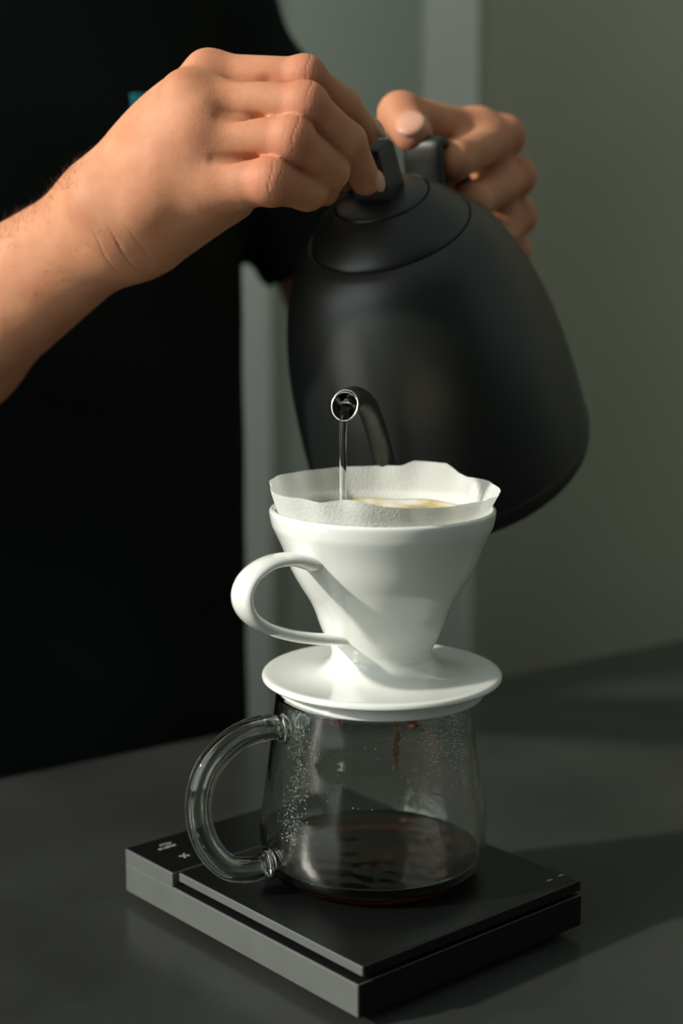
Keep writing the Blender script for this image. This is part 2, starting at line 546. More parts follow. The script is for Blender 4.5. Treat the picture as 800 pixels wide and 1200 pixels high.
lathe('jug', prof, M_glass, server, 160, Matrix.Translation((0, 0, SZ)), gw)
hd = np.array([-0.885, -0.466, 0.0])
hpts = [(0.0485, 0.0815), (0.060, 0.0835), (0.076, 0.0805), (0.0905, 0.068), (0.0960, 0.050), (0.0925, 0.031), (0.082, 0.0165), (0.070, 0.0125), (0.0575, 0.0135)]
hp = spline([hd * r + ez * (SZ + z) for r, z in hpts], 8)
perp = np.cross(hd, ez)
tube('handle', hp, np.concatenate([np.linspace(0.0058, 0.0065, 10), np.full(len(hp) - 20, 0.0065), np.linspace(0.0065, 0.0058, 10)]), M_glassh, server, 24, up=perp, asp=1.0)
handle_o = [o_ for o_ in server.children if o_.name.startswith('handle')][0]
hin = tube('bore_tmp', hp[3:-3], np.full(len(hp) - 6, 0.0036), M_glassh, None, 20, up=perp)
bm = bmesh.new(); bm.from_mesh(hin.data); bmesh.ops.reverse_faces(bm, faces=bm.faces); bm.from_mesh(handle_o.data); bm.to_mesh(handle_o.data); bm.free()
bpy.data.objects.remove(hin)
for r, z, tz in ((0.0508, 0.0817, 0.0008), (0.0592, 0.0134, -0.0004)):
    c = hd * r + ez * (SZ + z)
    V, F = [], []
    nseg, ms = 28, 10
    for i in range(nseg):
        a = 2 * math.pi * i / nseg
        d = perp * math.cos(a) + ez * math.sin(a)
        for j in range(ms):
            b_ = 2 * math.pi * j / ms
            V.append(c + d * (0.0062 + 0.0017 * math.cos(b_)) + hd * 0.0020 * math.sin(b_))
    for i in range(nseg):
        for j in range(ms):
            F.append((i * ms + j, ((i + 1) % nseg) * ms + j, ((i + 1) % nseg) * ms + (j + 1) % ms, i * ms + (j + 1) % ms))
    mesh_obj('handle_collar', V, F, M_glass, server)

# coffee in the server
zl = 0.0112
def inner_r(z):
    rr = [p[0] for p in innr]; zz = [p[1] for p in innr]
    return float(np.interp(z, zz, rr))
cprof = [(0, floor_i + 0.0002), (0.042, floor_i + 0.0002), (0.0486, 0.0043), (0.0521, 0.0061)]
for z in np.linspace(0.0076, zl, 5): cprof.append((inner_r(z) - 0.0003, z))
cprof += [(inner_r(zl) - 0.0009, zl - 0.0003)]
cprof += [(r, zl - 0.0004) for r in np.linspace(0.052, 0.0, 60)]
WAVES = []
for _ in range(16):
    a_ = random.uniform(0, 2 * math.pi); k_ = random.uniform(260, 820)
    WAVES.append((0.012 / k_ * random.uniform(.6, 1.1), k_ * math.cos(a_), k_ * math.sin(a_), random.uniform(0, 6.28)))
def ripple(bm):
    for v in bm.verts:
        x, y = v.co.x, v.co.y
        r = math.hypot(x, y)
        if v.co.z > zl - 0.0006 and r < 0.0525:
            d = math.hypot(x - 0.008, y + 0.004)
            v.co.z += sum(A_ * math.sin(kx * x + ky * y + p_) for A_, kx, ky, p_ in WAVES) * min(1, (0.0525 - r) / 0.006)
o = lathe('coffee_pool', cprof, M_coffee, None, 180)
bm = bmesh.new(); bm.from_mesh(o.data); ripple(bm); bm.to_mesh(o.data); bm.free()
o.location = (0, 0, SZ)
tag(o, 'shallow dark brewed coffee lying in the bottom of the glass server', 'coffee')

# condensation on the inner wall: uncountable fine droplets
def droplets():
    bm = bmesh.new()
    base = bmesh.new(); bmesh.ops.create_icosphere(base, subdivisions=1, radius=1.0)
    bv = [v.co.copy() for v in base.verts]; bf = [[v.index for v in f.verts] for f in base.faces]
    base.free()
    for i in range(950):
        u = random.random()
        if i < 480: a = math.radians(random.gauss(223, 5)); z = random.uniform(0.028, 0.093)
        elif i < 760: a = math.radians(random.gauss(318, 14)); z = 0.093 - abs(random.gauss(0, 0.020))
        else: a = random.uniform(0, 2 * math.pi); z = random.uniform(0.05, 0.092)
        if z < 0.016: continue
        r = random.uniform(0.00018, 0.00052)
        R = inner_r(z) + gw(a, z) - r * 0.25
        c = Vector((R * math.cos(a), R * math.sin(a), z + SZ))
        rad = Vector((math.cos(a), math.sin(a), 0)); tan = Vector((-math.sin(a), math.cos(a), 0))
        st = random.uniform(1, 1.6)
        vs = [bm.verts.new(c + rad * (v.x * r * 0.6) + tan * (v.y * r) + Vector((0, 0, v.z * r * st))) for v in bv]
        for f in bf: bm.faces.new([vs[k] for k in f])
    o = bm_obj('condensation', bm, M_water, server, smooth=True)
    o['kind'] = 'stuff'
    return o
droplets()

# ------------------------------------------------------------------ dripper
DX = 0.0040
Z = lambda z: z
rough = [(0.0500, 0.1226), (0.0508, 0.1224), (0.0514, 0.1232), (0.0518, 0.1262), (0.0530, 0.1284), (0.0550, 0.1288), (0.0575, 0.1292), (0.0597, 0.1304), (0.0601, 0.1316),
         (0.0594, 0.1330), (0.0575, 0.1334), (0.052, 0.1330), (0.044, 0.1328), (0.036, 0.1335), (0.0305, 0.1352), (0.0268, 0.1385), (0.0250, 0.1430),
         (0.0268, 0.1490), (0.0298, 0.1556), (0.0338, 0.1645), (0.0372, 0.1712), (0.0398, 0.1760), (0.0434, 0.1835), (0.0459, 0.1885), (0.0486, 0.1940), (0.0519, 0.2010), (0.0543, 0.2070),
         (0.0554, 0.2115), (0.0558, 0.2145), (0.0555, 0.2157), (0.0546, 0.2163), (0.0535, 0.2160), (0.0526, 0.2148)]
dp = spline([(r, 0, z) for r, z in rough], 4)[:, [0, 2]]
und = (dp[:, 1] > 0.146) & (dp[:, 1] < 0.208)
dp[und, 0] += 0.0006 * np.sin(2 * np.pi * (dp[und, 1] - 0.146) / 0.031)
prof = [(0.012, 0.1395), (0.020, 0.136), (0.030, 0.1305), (0.0405, 0.1285), (0.0470, 0.1285), (0.0497, 0.1282), (0.0497, 0.1230)] + [tuple(p) for p in dp] + [(0.0505, 0.2085), (0.0452, 0.194), (0.0367, 0.172), (0.0215, 0.142), (0.012, 0.1395)]
dripper = empty('pour_over_dripper', (DX, 0, 0.1216), 'white porcelain cone dripper with saucer base and loop handle', 'dripper')
lathe('cone_and_saucer', prof, M_ceramic, dripper, 128, Matrix.Translation((DX, 0, 0)))
dh = np.array([-0.735, -0.678, 0.0])
dperp = np.cross(dh, ez)
hpts = [(0.0475, 0.1950), (0.0600, 0.1985), (0.0740, 0.1985), (0.0850, 0.1935), (0.0895, 0.1855), (0.0865, 0.1765), (0.077, 0.1690), (0.062, 0.1625), (0.046, 0.1578), (0.0345, 0.1552), (0.0240, 0.1530)]
hp = spline([np.array([DX, 0, 0]) + dh * r + ez * z for r, z in hpts], 8)
nn = len(hp)
w = np.interp(np.linspace(0, 1, nn), [0, .08, .2, .45, .7, .92, 1], [.0040, .0033, .0030, .0031, .0028, .0028, .0030])
tube('handle', hp, w, M_ceramic, dripper, 28, up=dperp, asp=2.3)

# ------------------------------------------------------------------ paper filter
ang_t = [0, 20, 38, 46, 54, 72, 78, 95, 120, 150, 180, 205, 225, 238, 250, 258, 270, 290, 315, 335, 360]
z_t = [.2236, .2262, .2262, .2270, .2312, .2316, .2290, .2284, .2282, .2284, .2284, .2268, .2272, .2266, .2288, .2286, .2262, .2246, .2254, .2248, .2236]
r_t = [.0578, .0585, .0570, .0580, .0585, .0580, .0572, .0575, .0578, .0572, .0564, .0572, .0565, .0572, .0560, .0568, .0576, .0566, .0575, .0580, .0578]


def filt(seg=200, rows=36):
    V, F = [], []
    for j in range(seg):
        a = 360 * j / seg
        zt = np.interp(a, ang_t, z_t); rt = np.interp(a, ang_t, r_t)
        ar = math.radians(a)
        for i in range(rows):
            t = i / (rows - 1)
            z = 0.1475 + t * (zt - 0.1475)
            rc = 0.0240 + (z - 0.1475) * (0.0508 - 0.0240) / (0.2100 - 0.1475) - 0.0007
            k = max(0, (z - 0.2105) / (zt - 0.2105)) if z > 0.2105 else 0
            rr = rc + k * k * (rt - (0.0240 + (zt - 0.1475) * 0.4288)) + k * (0.0007 * math.sin(7 * ar + 1) + 0.0005 * math.sin(17 * ar))
            if z > 0.2105: rr = min(rr, 0.0523 + max(0, z - 0.2150) * 0.9)
            V.append((DX + rr * math.cos(ar), rr * math.sin(ar), z))
    for j in range(seg):
        for i in range(rows - 1):
            j2 = (j + 1) % seg
            F.append((j * rows + i, j2 * rows + i, j2 * rows + i + 1, j * rows + i + 1))
    return V, F


pf = empty('paper_filter', (DX, 0, 0.1475), 'thin white paper filter with uneven rim sitting in the dripper', 'filter')
V, F = filt()
po = mesh_obj('paper_cone', V, F, M_paper, pf)
# glued side seam, a second layer folded over on the right
seamV = []
for i in range(14):
    t = i / 13
    z = 0.2060 + t * 0.0185
    for dv in (0, 1):
        a = math.radians(24 + dv * 8)
        rr = 0.0488 + t * (0.0570 - 0.0488) - 0.0010
        seamV.append((DX + rr * math.cos(a), rr * math.sin(a), z))
seamF = [(2 * i, 2 * i + 1, 2 * i + 3, 2 * i + 2) for i in range(13)]
mesh_obj('seam', seamV, seamF, M_paper, pf)

# wet coffee bed in the filter
bedz = 0.2112
V, F = [], []
rings, seg = 18, 72
rb = 0.0240 + (bedz - 0.1475) * 0.4288 - 0.0012
for i in range(rings + 1):
    for j in range(seg):
        a = 2 * math.pi * j / seg
        r = rb * i / rings
        x, y = r * math.cos(a), r * math.sin(a)
        d = math.hypot(x + 0.02, y)
        z = bedz + 0.0012 * (r / rb) ** 3 + 0.0005 * math.sin(190 * x + 70 * y) * math.sin(150 * y + 40 * x) - 0.0008 * math.exp(-(d / 0.012) ** 2)
        V.append((DX + x, y, z))
for i in range(rings):
    for j in range(seg):
        F.append((i * seg + j, i * seg + (j + 1) % seg, (i + 1) * seg + (j + 1) % seg, (i + 1) * seg + j))
n0 = len(V)
for j in range(seg):
    a = 2 * math.pi * j / seg
    V.append((DX + 0.036 * math.cos(a), 0.036 * math.sin(a), 0.180))
for j in range(seg):
    F.append((rings * seg + j, rings * seg + (j + 1) % seg, n0 + (j + 1) % seg, n0 + j))
F.append(tuple(n0 + j for j in range(seg))[::-1])
bed = mesh_obj('coffee_bed', V, F, M_slurry)
tag(bed, 'wet foamy yellow and tan coffee bed inside the paper filter', 'coffee')

# ------------------------------------------------------------------ coffee dripping under the dripper
sx = at(467, 860, 0.0)[0]
pth = [np.array([sx, 0, 0.134]), np.array([sx - .0001, 0, 0.118]), np.array([sx - .0006, 0, 0.108]), np.array([sx - .0011, 0, 0.098]), np.array([sx - .0017, 0, 0.088]), np.array([sx - .0019, 0, 0.0805])]
p2 = spline(pth, 8)
rad = np.interp(np.linspace(0, 1, len(p2)), [0, .3, .6, .85, .95, 1], [.0022, .0019, .0017, .0016, .0012, .0003]) * (1 + 0.12 * np.sin(np.arange(len(p2)) * 1.1))
o = tube('coffee_stream', p2, rad, M_coffees, None, 14)
tag(o, 'thin amber trickle of coffee falling inside the glass server', 'coffee stream')
for (px, py, yy, r, lab) in ((394, 845, -0.040, .0030, 'red coffee drop under the saucer, left of the trickle'), (483, 848, -0.040, .0030, 'red coffee drop under the saucer, right of the trickle')):
    p = at(px, py, yy)
    pr = [(0, -r)] + [(r * math.sin(t), -r * math.cos(t)) for t in np.linspace(0.2, 2.2, 12)] + [(r * 0.5, r * 1.1), (0, r * 1.3)]
    d = lathe('coffee_drop', pr, M_coffees, None, 20, Matrix.Translation(Vector(p)))
    tag(d, lab, 'coffee drop', 'coffee drops hanging under the dripper')

# ------------------------------------------------------------------ kettle
KB = np.array([0.0514, 0.185, 0.2125])
kk = np.array([-0.25556395, -0.44182441, 0.85992922]); kk /= np.linalg.norm(kk)
ke = np.array([0.5007, 0.8656, 0.0]); ke = ke - kk * (ke @ kk); ke /= np.linalg.norm(ke)       # towards the handle
ks = np.cross(kk, ke)                                                                            # sideways
KM = Matrix(((ke[0], ks[0], kk[0], KB[0]), (ke[1], ks[1], kk[1], KB[1]), (ke[2], ks[2], kk[2], KB[2]), (0, 0, 0, 1)))


def kp(h, r, s=0.0): return KB + kk * h + ke * r + ks * s


kettle = empty('gooseneck_kettle', tuple(KB), 'matte black gooseneck kettle tilted over the dripper', 'kettle')
hh = np.array([0, .012, .03, .06, .09, .12, .145, .165]) * .1911 / .19
kr = np.array([.0834, .0845, .0839, .0818, .0776, .0697, .0591, .0411])
bodyp = [(0, 0.0015), (0.070, 0.0015), (0.076, 0.0), (0.0805, 0.0012), (0.0832, 0.0042), (0.0842, 0.0085), (.0845, .0121), (.0840, .0302), (.0818, .0603), (.0776, .0905), (.0700, .1207), (.0592, .1458), (.0520, .1562), (.0462, .1610)]
bp_ = [(0, 0.0015), (0.070, 0.0015)] + [tuple(q) for q in spline([(r, 0, z) for r, z in bodyp[2:]], 6)[:, [0, 2]]] + [(0.0452, .1612), (.0447, .1602), (0, .1602)]
lathe('body', bp_, M_kettle, kettle, 128, KM)
lathe('base_band', [(0.0838, 0.0128), (0.0850, 0.0132), (0.0851, 0.0142), (0.0842, 0.0148), (0.083, 0.0138)], M_kplastic, kettle, 96, KM)
lidp = spline([(r, 0, z) for r, z in ((.0447, .1606), (.0443, .1626), (.0420, .1660), (.0370, .1715), (.0310, .1772), (.0282, .1795), (.0272, .1803), (.0266, .1800))], 5)[:, [0, 2]]
lathe('lid_collar', [(0, .1590)] + [(.0440, .1590)] + [tuple(q) for q in lidp] + [(0.0262, .1785), (0, .1785)], M_kettle, kettle, 96, KM)
capp = spline([(r, 0, z) for r, z in ((.0259, .1790), (.0258, .1806), (.0240, .1820), (.0170, .1838), (.008, .1845), (0, .1846))], 5)[:, [0, 2]]
lid = lathe('lid', [(0, .1780)] + [tuple(q) for q in capp], M_kettle, kettle, 72, KM)
# knob: upright flat block with bevelled top
def knob_block():
    bm = bmesh.new()
    prof = [(0.0095, 0.182), (0.0090, 0.2085), (0.0075, 0.2115)]
    rows = []
    for hw, h in prof:
        wd = 0.0110 if h < .210 else 0.0100
        rows.append([bm.verts.new(kp(h, x, s)) for x, s in ((-hw, -wd), (hw, -wd), (hw, wd), (-hw, wd))])
    bm.faces.new(rows[0][::-1]); bm.faces.new(rows[-1])
    for a, b_ in zip(rows, rows[1:]):
        for i in range(4):
            bm.faces.new((a[i], a[(i + 1) % 4], b_[(i + 1) % 4], b_[i]))
    o = bm_obj('knob', bm, M_kplastic, lid)
    return bevel(o, 0.0008, 2)
knob_block()
# spout
T0 = at(404, 475, -0.006)
sp_pts = [T0, at(415, 466, 0.008), at(429, 475, 0.029), at(439, 500, 0.047), at(446, 525, 0.057), at(452, 555, 0.066), at(456, 590, 0.0745), at(458, 625, 0.084), kp(0.030, -0.081), kp(0.030, -0.070)]
spp = spline(sp_pts, 10)
srad = np.interp(np.linspace(0, 1, len(spp)), [0, .05, .12, .3, .6, .8, .92, 1], [.0068, .0062, .0056, .0055, .0060, .0072, .0100, .0120])
obl = np.array([-0.30, -0.85, 0.30])
# outer skin and bore in one shell
def spout_shell():
    o = tube('spout', spp, srad, M_kettle, kettle, 32, oblique=obl, caps=False)
    return o
spout = spout_shell()
bore = spp[:14]
tube('bore', bore[::1], srad[:14] - 0.0006, M_steel, spout, 28, oblique=obl, caps=False)
# bright lip around the mouth
T = spp[1] - spp[0]; T /= np.linalg.norm(T)
bb = np.array([0, 0, 1.0]) - T * T[2]; bb /= np.linalg.norm(bb)
cc_ = np.cross(T, bb)
ring = []
on = obl / np.linalg.norm(obl)
for j in range(49):
    a = 2 * math.pi * j / 48
    p = spp[0] + 0.0066 * (math.cos(a) * bb + math.sin(a) * cc_)
    ring.append(p - T * (((p - spp[0]) @ on) / (T @ on)))
lip_low = min(ring, key=lambda p: p[2])
tube('lip', np.array(ring), 0.00042, M_steel, spout, 8, up=tuple(on), caps=False)
# handle: flat strap rising behind the lid, then a grip going down
hpts = [(.150, .046), (.164, .0505), (.176, .0545), (.1815, .0600), (.1710, .0690), (.148, .0810), (.123, .093), (.100, .102), (.080, .104), (.062, .104)]
hp = spline([kp(h, r) for h, r in hpts], 8)
nn = len(hp)
tube('handle', hp, np.interp(np.linspace(0, 1, nn), [0, .3, .5, 1], [.0034, .0036, .0046, .0056]), M_kplastic, kettle, 24, up=tuple(ks), asp=np.interp(np.linspace(0, 1, nn), [0, .35, .55, 1], [3.5, 3.3, 2.1, 2.0]), square=0.45)

# ------------------------------------------------------------------ water stream from the spout
ws = lip_low + np.array([0.0, -0.0002, 0.0006])
wp = [spp[9] + np.array([0, 0, -.0010]), spp[3] + np.array([0, 0, -.0022]), ws + np.array([.0008, 0.0010, .0014]), ws + np.array([0, 0, -.0015]), ws + np.array([-.0002, -.0003, -.010]), ws + np.array([-.0002, -.0004, -.025]), np.array([ws[0] - .0002, ws[1] - .0004, bedz + 0.0105]), np.array([ws[0] - .0002, ws[1] - .0004, bedz - 0.0005])]
wpp = spline(wp, 8)
wr = np.interp(np.linspace(0, 1, len(wpp)), [0, .12, .28, .38, .5, .8, 1], [.0036, .0036, .0026, .0021, .0018, .0016, .0017])
o = tube('water_stream', wpp, wr, M_water, None, 18)
tag(o, 'clear thread of hot water falling from the spout into the filter', 'water stream')

# ------------------------------------------------------------------ signed distance modelling for the person
def cap(P, a, b, r1, r2):
    a = np.asarray(a, float); b = np.asarray(b, float)
    ab = b - a
    t = np.clip(((P - a) @ ab) / (ab @ ab), 0, 1)
    d = P - a - t[:, None] * ab
    return np.sqrt((d * d).sum(1)) - (r1 + (r2 - r1) * t)


def ell(P, c, ax, rad):
    """ellipsoid, ax: 3 unit axes"""
    q = (P - np.asarray(c)) @ np.array(ax).T
    rad = np.asarray(rad, float)
    k0 = np.sqrt(((q / rad) ** 2).sum(1)); k1 = np.sqrt(((q / rad ** 2) ** 2).sum(1)) + 1e-9
    return k0 * (k0 - 1) / k1


def smin(a, b, k):
    h = np.clip(0.5 + 0.5 * (b - a) / k, 0, 1)
    return b + (a - b) * h - k * h * (1 - h)


def surf(sdf, lo, hi, h, blk=8):
    """sparse surface nets"""
    lo = np.array(lo, float); hi = np.array(hi, float)
    nb = np.ceil((hi - lo) / (h * blk)).astype(int)
    n = nb * blk + 1
    gi = np.stack(np.meshgrid(*[np.arange(k) for k in nb], indexing='ij'), -1).reshape(-1, 3)
    cen = lo + (gi * blk + blk / 2) * h
    dc = sdf(cen)
    act = np.abs(dc) < h * blk * 0.5 * 1.74 * 1.35
    G = np.empty(tuple(n), np.float32)
    # default sign from block centres
    sg = np.where(dc > 0, 1.0, -1.0).astype(np.float32).reshape(tuple(nb))
    G[:-1, :-1, :-1] = np.repeat(np.repeat(np.repeat(sg, blk, 0), blk, 1), blk, 2)
    G[-1] = 1; G[:, -1] = 1; G[:, :, -1] = 1
    ga = gi[act]
    loc = np.stack(np.meshgrid(*[np.arange(blk + 1)] * 3, indexing='ij'), -1).reshape(-1, 3)
    for s in range(0, len(ga), 400):
        idx = (ga[s:s + 400, None, :] * blk + loc[None]).reshape(-1, 3)
        v = np.empty(len(idx), np.float32)
        for q in range(0, len(idx), 150000):
            v[q:q + 150000] = sdf(lo + idx[q:q + 150000] * h)
        G[idx[:, 0], idx[:, 1], idx[:, 2]] = v
    # cells
    m = np.zeros(tuple(n - 1), np.uint8)
    for dx in (0, 1):
        for dy in (0, 1):
            for dz in (0, 1):
                m += (G[dx:n[0] - 1 + dx, dy:n[1] - 1 + dy, dz:n[2] - 1 + dz] < 0)
    cells = np.argwhere((m > 0) & (m < 8))
    cid = -np.ones(tuple(n - 1), np.int32)
    cid[cells[:, 0], cells[:, 1], cells[:, 2]] = np.arange(len(cells))
    acc = np.zeros((len(cells), 3)); cnt = np.zeros(len(cells))
    cor = [(0, 0, 0), (1, 0, 0), (0, 1, 0), (1, 1, 0), (0, 0, 1), (1, 0, 1), (0, 1, 1), (1, 1, 1)]
    val = [G[cells[:, 0] + c[0], cells[:, 1] + c[1], cells[:, 2] + c[2]].astype(float) for c in cor]
    for i, j in ((0, 1), (2, 3), (4, 5), (6, 7), (0, 2), (1, 3), (4, 6), (5, 7), (0, 4), (1, 5), (2, 6), (3, 7)):
        x = (val[i] < 0) != (val[j] < 0)
        den = np.where(x, val[i] - val[j], 1.0)
        t = np.clip(val[i] / den, 0, 1)
        p = np.array(cor[i])[None] + t[:, None] * (np.array(cor[j]) - np.array(cor[i]))[None]
        acc[x] += p[x]; cnt[x] += 1
    V = lo + (cells + acc / np.maximum(cnt, 1)[:, None]) * h
    F = []
    for ax in range(3):
        b1, b2 = (ax + 1) % 3, (ax + 2) % 3
        sl0 = [slice(0, -1)] * 3; sl1 = [slice(0, -1)] * 3
        sl0 = [slice(None)] * 3; sl1 = [slice(None)] * 3
        sl0[ax] = slice(0, -1); sl1[ax] = slice(1, None)
        a = G[tuple(sl0)] < 0; b = G[tuple(sl1)] < 0
        e = np.argwhere(a != b)
        ok = (e[:, b1] > 0) & (e[:, b2] > 0) & (e[:, b1] < n[b1] - 1) & (e[:, b2] < n[b2] - 1) & (e[:, ax] < n[ax] - 1)
        e = e[ok]
        s = a[e[:, 0], e[:, 1], e[:, 2]]
        o1 = np.zeros(3, int); o1[b1] = 1
        o2 = np.zeros(3, int); o2[b2] = 1
        c0 = e; c1 = e - o1; c2 = e - o1 - o2; c3 = e - o2
        q = np.stack([cid[c[:, 0], c[:, 1], c[:, 2]] for c in (c0, c1, c2, c3)], 1)
        good = (q >= 0).all(1)
        q = q[good]; s = s[good]
        q[~s] = q[~s][:, ::-1]
        F.append(q)
    F = np.concatenate(F)
    # light relaxation
    E = np.concatenate([F[:, [0, 1]], F[:, [1, 2]], F[:, [2, 3]], F[:, [3, 0]]])
    for it in range(2):
        sm = np.zeros_like(V); ct = np.zeros(len(V))
        for d in range(3):
            sm[:, d] = np.bincount(E[:, 0], V[E[:, 1], d], len(V)) + np.bincount(E[:, 1], V[E[:, 0], d], len(V))
        ct = np.bincount(E[:, 0], minlength=len(V)) + np.bincount(E[:, 1], minlength=len(V))
        V = V * 0.5 + 0.5 * sm / np.maximum(ct, 1)[:, None]
    return V, F


def fast_mesh(name, V, F, material, parent=None, attrs=None):
    me = bpy.data.meshes.new(name)
    me.vertices.add(len(V)); me.vertices.foreach_set('co', np.ascontiguousarray(V, np.float32).ravel())
    me.loops.add(F.size); me.loops.foreach_set('vertex_index', np.ascontiguousarray(F, np.int32).ravel())
    me.polygons.add(len(F))
    me.polygons.foreach_set('loop_start', np.arange(0, F.size, 4, dtype=np.int32))
    me.polygons.foreach_set('use_smooth', np.ones(len(F), bool))
    me.update(calc_edges=True)
    me.validate()
    for k_, v_ in (attrs or {}).items():
        a = me.attributes.new(k_, 'FLOAT', 'POINT'); a.data.foreach_set('value', np.ascontiguousarray(v_, np.float32))
    o = bpy.data.objects.new(name, me)
    me.materials.append(material)
    return link(o, parent)


def unit(v): v = np.asarray(v, float); return v / np.linalg.norm(v)


# ---- right hand (back of the hand to the camera, holding the lid knob)
RW = at(138, 250, 0.078)
R_ELB = at(-270, 520, 0.22)
RF = {
    'index': [at(246, 89, .064), at(357, 89, .050), at(402, 124, .066), at(429, 155, .084)],
    'middle': [at(224, 119, .050), at(358, 122, .034), at(407, 166, .049), at(428, 211, .068)],
    'ring': [at(236, 159, .043), at(342, 163, .026), at(387, 200, .046), at(380, 224, .078)],
    'pinky': [at(250, 210, .043), at(317, 213, .024), at(360, 223, .044), at(356, 226, .078)],
}
RR = {'index': [.0112, .0098, .0086, .0072], 'middle': [.0116, .0106, .0093, .0079], 'ring': [.0116, .0106, .0092, .0078], 'pinky': [.0128, .0114, .0098, .0080]}
RTH = [at(165, 215, .100), at(262, 165, .122), at(340, 185, .132), at(405, 205, .117)]


def finger_sdf(P, J, R, fat=1.0):
    d = cap(P, J[0], J[1], R[0] * fat, R[1] * 0.93)
    d = smin(d, cap(P, J[1], J[2], R[1] * 0.95, R[2]), 0.004)
    d = smin(d, cap(P, J[2], J[3], R[2] * 0.98, R[3]), 0.004)
    # knuckle swelling
    d = smin(d, np.sqrt(((P - J[1]) ** 2).sum(1)) - R[1] * 1.0, 0.004)
    return d


def nail_frame(J, up):
    t = unit(J[3] - J[2])
    u = unit(np.asarray(up) - t * (np.asarray(up) @ t))
    return t, u, np.cross(t, u)


# dorsal directions of the nails
RN = {'index': (0.75, -0.45, 0.5), 'middle': (0.85, -0.5, 0.15)}


def nail_ell(P, J, R, up, sz=(.0066, .0052, .0022), back=0.0005):
    t, u, s = nail_frame(J, up)
    c = J[3] + u * (R[3] * 0.93) + t * (R[3] * 0.30 - back)
    return ell(P, c, (t, s, u), sz)


def sdf_right(P):
    mid = (RF['middle'][0] + RF['ring'][0]) / 2
    back = unit(np.array([-0.35, -0.75, 0.55]))
    W1, W2 = RW + np.array([-.005, .006, .0085]), RW + np.array([.008, -.004, -.012])
    d = cap(P, W1, RF['index'][0] - back * .001, .0180, .0122)
    d = smin(d, cap(P, RW + np.array([-.003, 0, .004]), RF['middle'][0] - back * .001, .0205, .0140), .014)
    d = smin(d, cap(P, RW + np.array([.003, 0, -.004]), RF['ring'][0] - back * .001, .0205, .0140), .014)
    d = smin(d, cap(P, W2, RF['pinky'][0] - back * .002, .0175, .0140), .014)
    # flat dorsum between wrist and knuckles
    mid2 = RW + (mid - RW) * 0.5
    d = smin(d, ell(P, mid2 + back * .004, (unit(mid - RW), unit(np.cross(back, mid - RW)), unit(np.cross(mid - RW, np.cross(back, mid - RW)))), (.050, .030, .0190)), .014)
    # ulnar edge of the palm and fleshy heel
    d = smin(d, cap(P, at(188, 281, .074), at(272, 231, .058), .0142, .0118), .014)
    d = smin(d, cap(P, at(190, 258, .100), at(270, 200, .085), .017, .013), .014)
    # tendons and knuckle heads
    for f, rr, up_ in (('index', .0088, .0038), ('middle', .0095, .0074), ('ring', .0085, .0045), ('pinky', .0085, .0030)):
        M = RF[f][0]
        d = smin(d, np.sqrt(((P - (M + back * up_)) ** 2).sum(1)) - rr, .007)
        d = smin(d, cap(P, M + back * .0080, RW + (M - RW) * 0.35 + back * .0178, .0032, .0016), .008)
    # thumb, mostly behind
    th = cap(P, RTH[0], RTH[1], .019, .0135)
    th = smin(th, cap(P, RTH[1], RTH[2], .0130, .0110), .006)
    th = smin(th, cap(P, RTH[2], RTH[3], .0112, .0090), .005)
    d = smin(d, th, .014)
    # wrist and forearm
    fa = cap(P, RW + unit(R_ELB - RW) * .015 + np.array([0, 0, .005]), R_ELB + np.array([0, 0, .010]), .0222, .037)
    fb = cap(P, RW + unit(R_ELB - RW) * .010 + np.array([.006, 0, -.010]), R_ELB + (RW - R_ELB) * .55 + np.array([.004, 0, -.012]), .0185, .036)
    fa = smin(fa, fb, .02)
    fa = smin(fa, cap(P, R_ELB + (RW - R_ELB) * .55 + np.array([.004, 0, -.012]), R_ELB, .036, .038), .02)
    d = smin(d, fa, .022)
    # ulna head
    d = smin(d, np.sqrt(((P - at(118, 236, .066)) ** 2).sum(1)) - .010, .016)
    # fingers stay separate from each other
    fs = None
    for f in RF:
        q = finger_sdf(P, RF[f], RR[f])
        if f == 'pinky': d = smin(d, cap(P, RF[f][0] - back * .003, RF[f][0] + (RF[f][1] - RF[f][0]) * .55 - back * .002, .0140, .0112), .016)
        fs = q if fs is None else smin(fs, q, .0012)
    d = smin(d, fs, .0065)
    for g0, g1 in ((at(272, 89, .0400), at(312, 97, .0440)), (at(258, 135, .0275), at(305, 142, .0330)), (at(250, 187, .0255), at(300, 190, .0290))):
        d = -smin(-d, cap(P, g0, g1, .0006, .0022), .0045)
    for f in RN:
        d = smin(d, nail_ell(P, RF[f], RR[f], RN[f]), .0006)
    # sleeve end: upper arm
    d = smin(d, cap(P, R_ELB, R_SH, .040, .050), .02)
    return d


# ---- body landmarks
BC = np.array([-0.285, 0.405, 0.0])
BLft = unit((0.94, 0.34, 0))            # towards the person's left
BF = np.array([BLft[1], -BLft[0], 0])   # facing
L_SH = at(184, -80, 0.455)
L_ELB = at(400, 338, 0.475)
R_SH = BC - BLft * 0.165 + np.array([0, 0, 0.545])

# ---- left hand around the kettle grip
LW = at(552, 268, 0.300)
LF = {
    'index': [at(535, 164, .252), at(590, 160, .212), at(531, 188, .157), at(508, 212, .168)],
    'middle': [at(552, 208, .262), at(604, 207, .226), at(550, 238, .172), at(526, 254, .184)],
    'ring': [at(560, 250, .268), at(607, 253, .236), at(570, 292, .203), at(548, 304, .214)],
    'pinky': [at(564, 290, .274), at(603, 294, .247), at(574, 326, .218), at(556, 334, .226)],
}
LR = {'index': [.0130, .0123, .0114, .0090], 'middle': [.0128, .0120, .0110, .0090], 'ring': [.0122, .0114, .0104, .0085], 'pinky': [.0105, .0098, .0088, .0075]}
LTH = [at(562, 225, .276), at(558, 158, .205), at(469, 134, .166), at(484, 157, .154)]
LTN = (0.0, -1.0, 0.25)


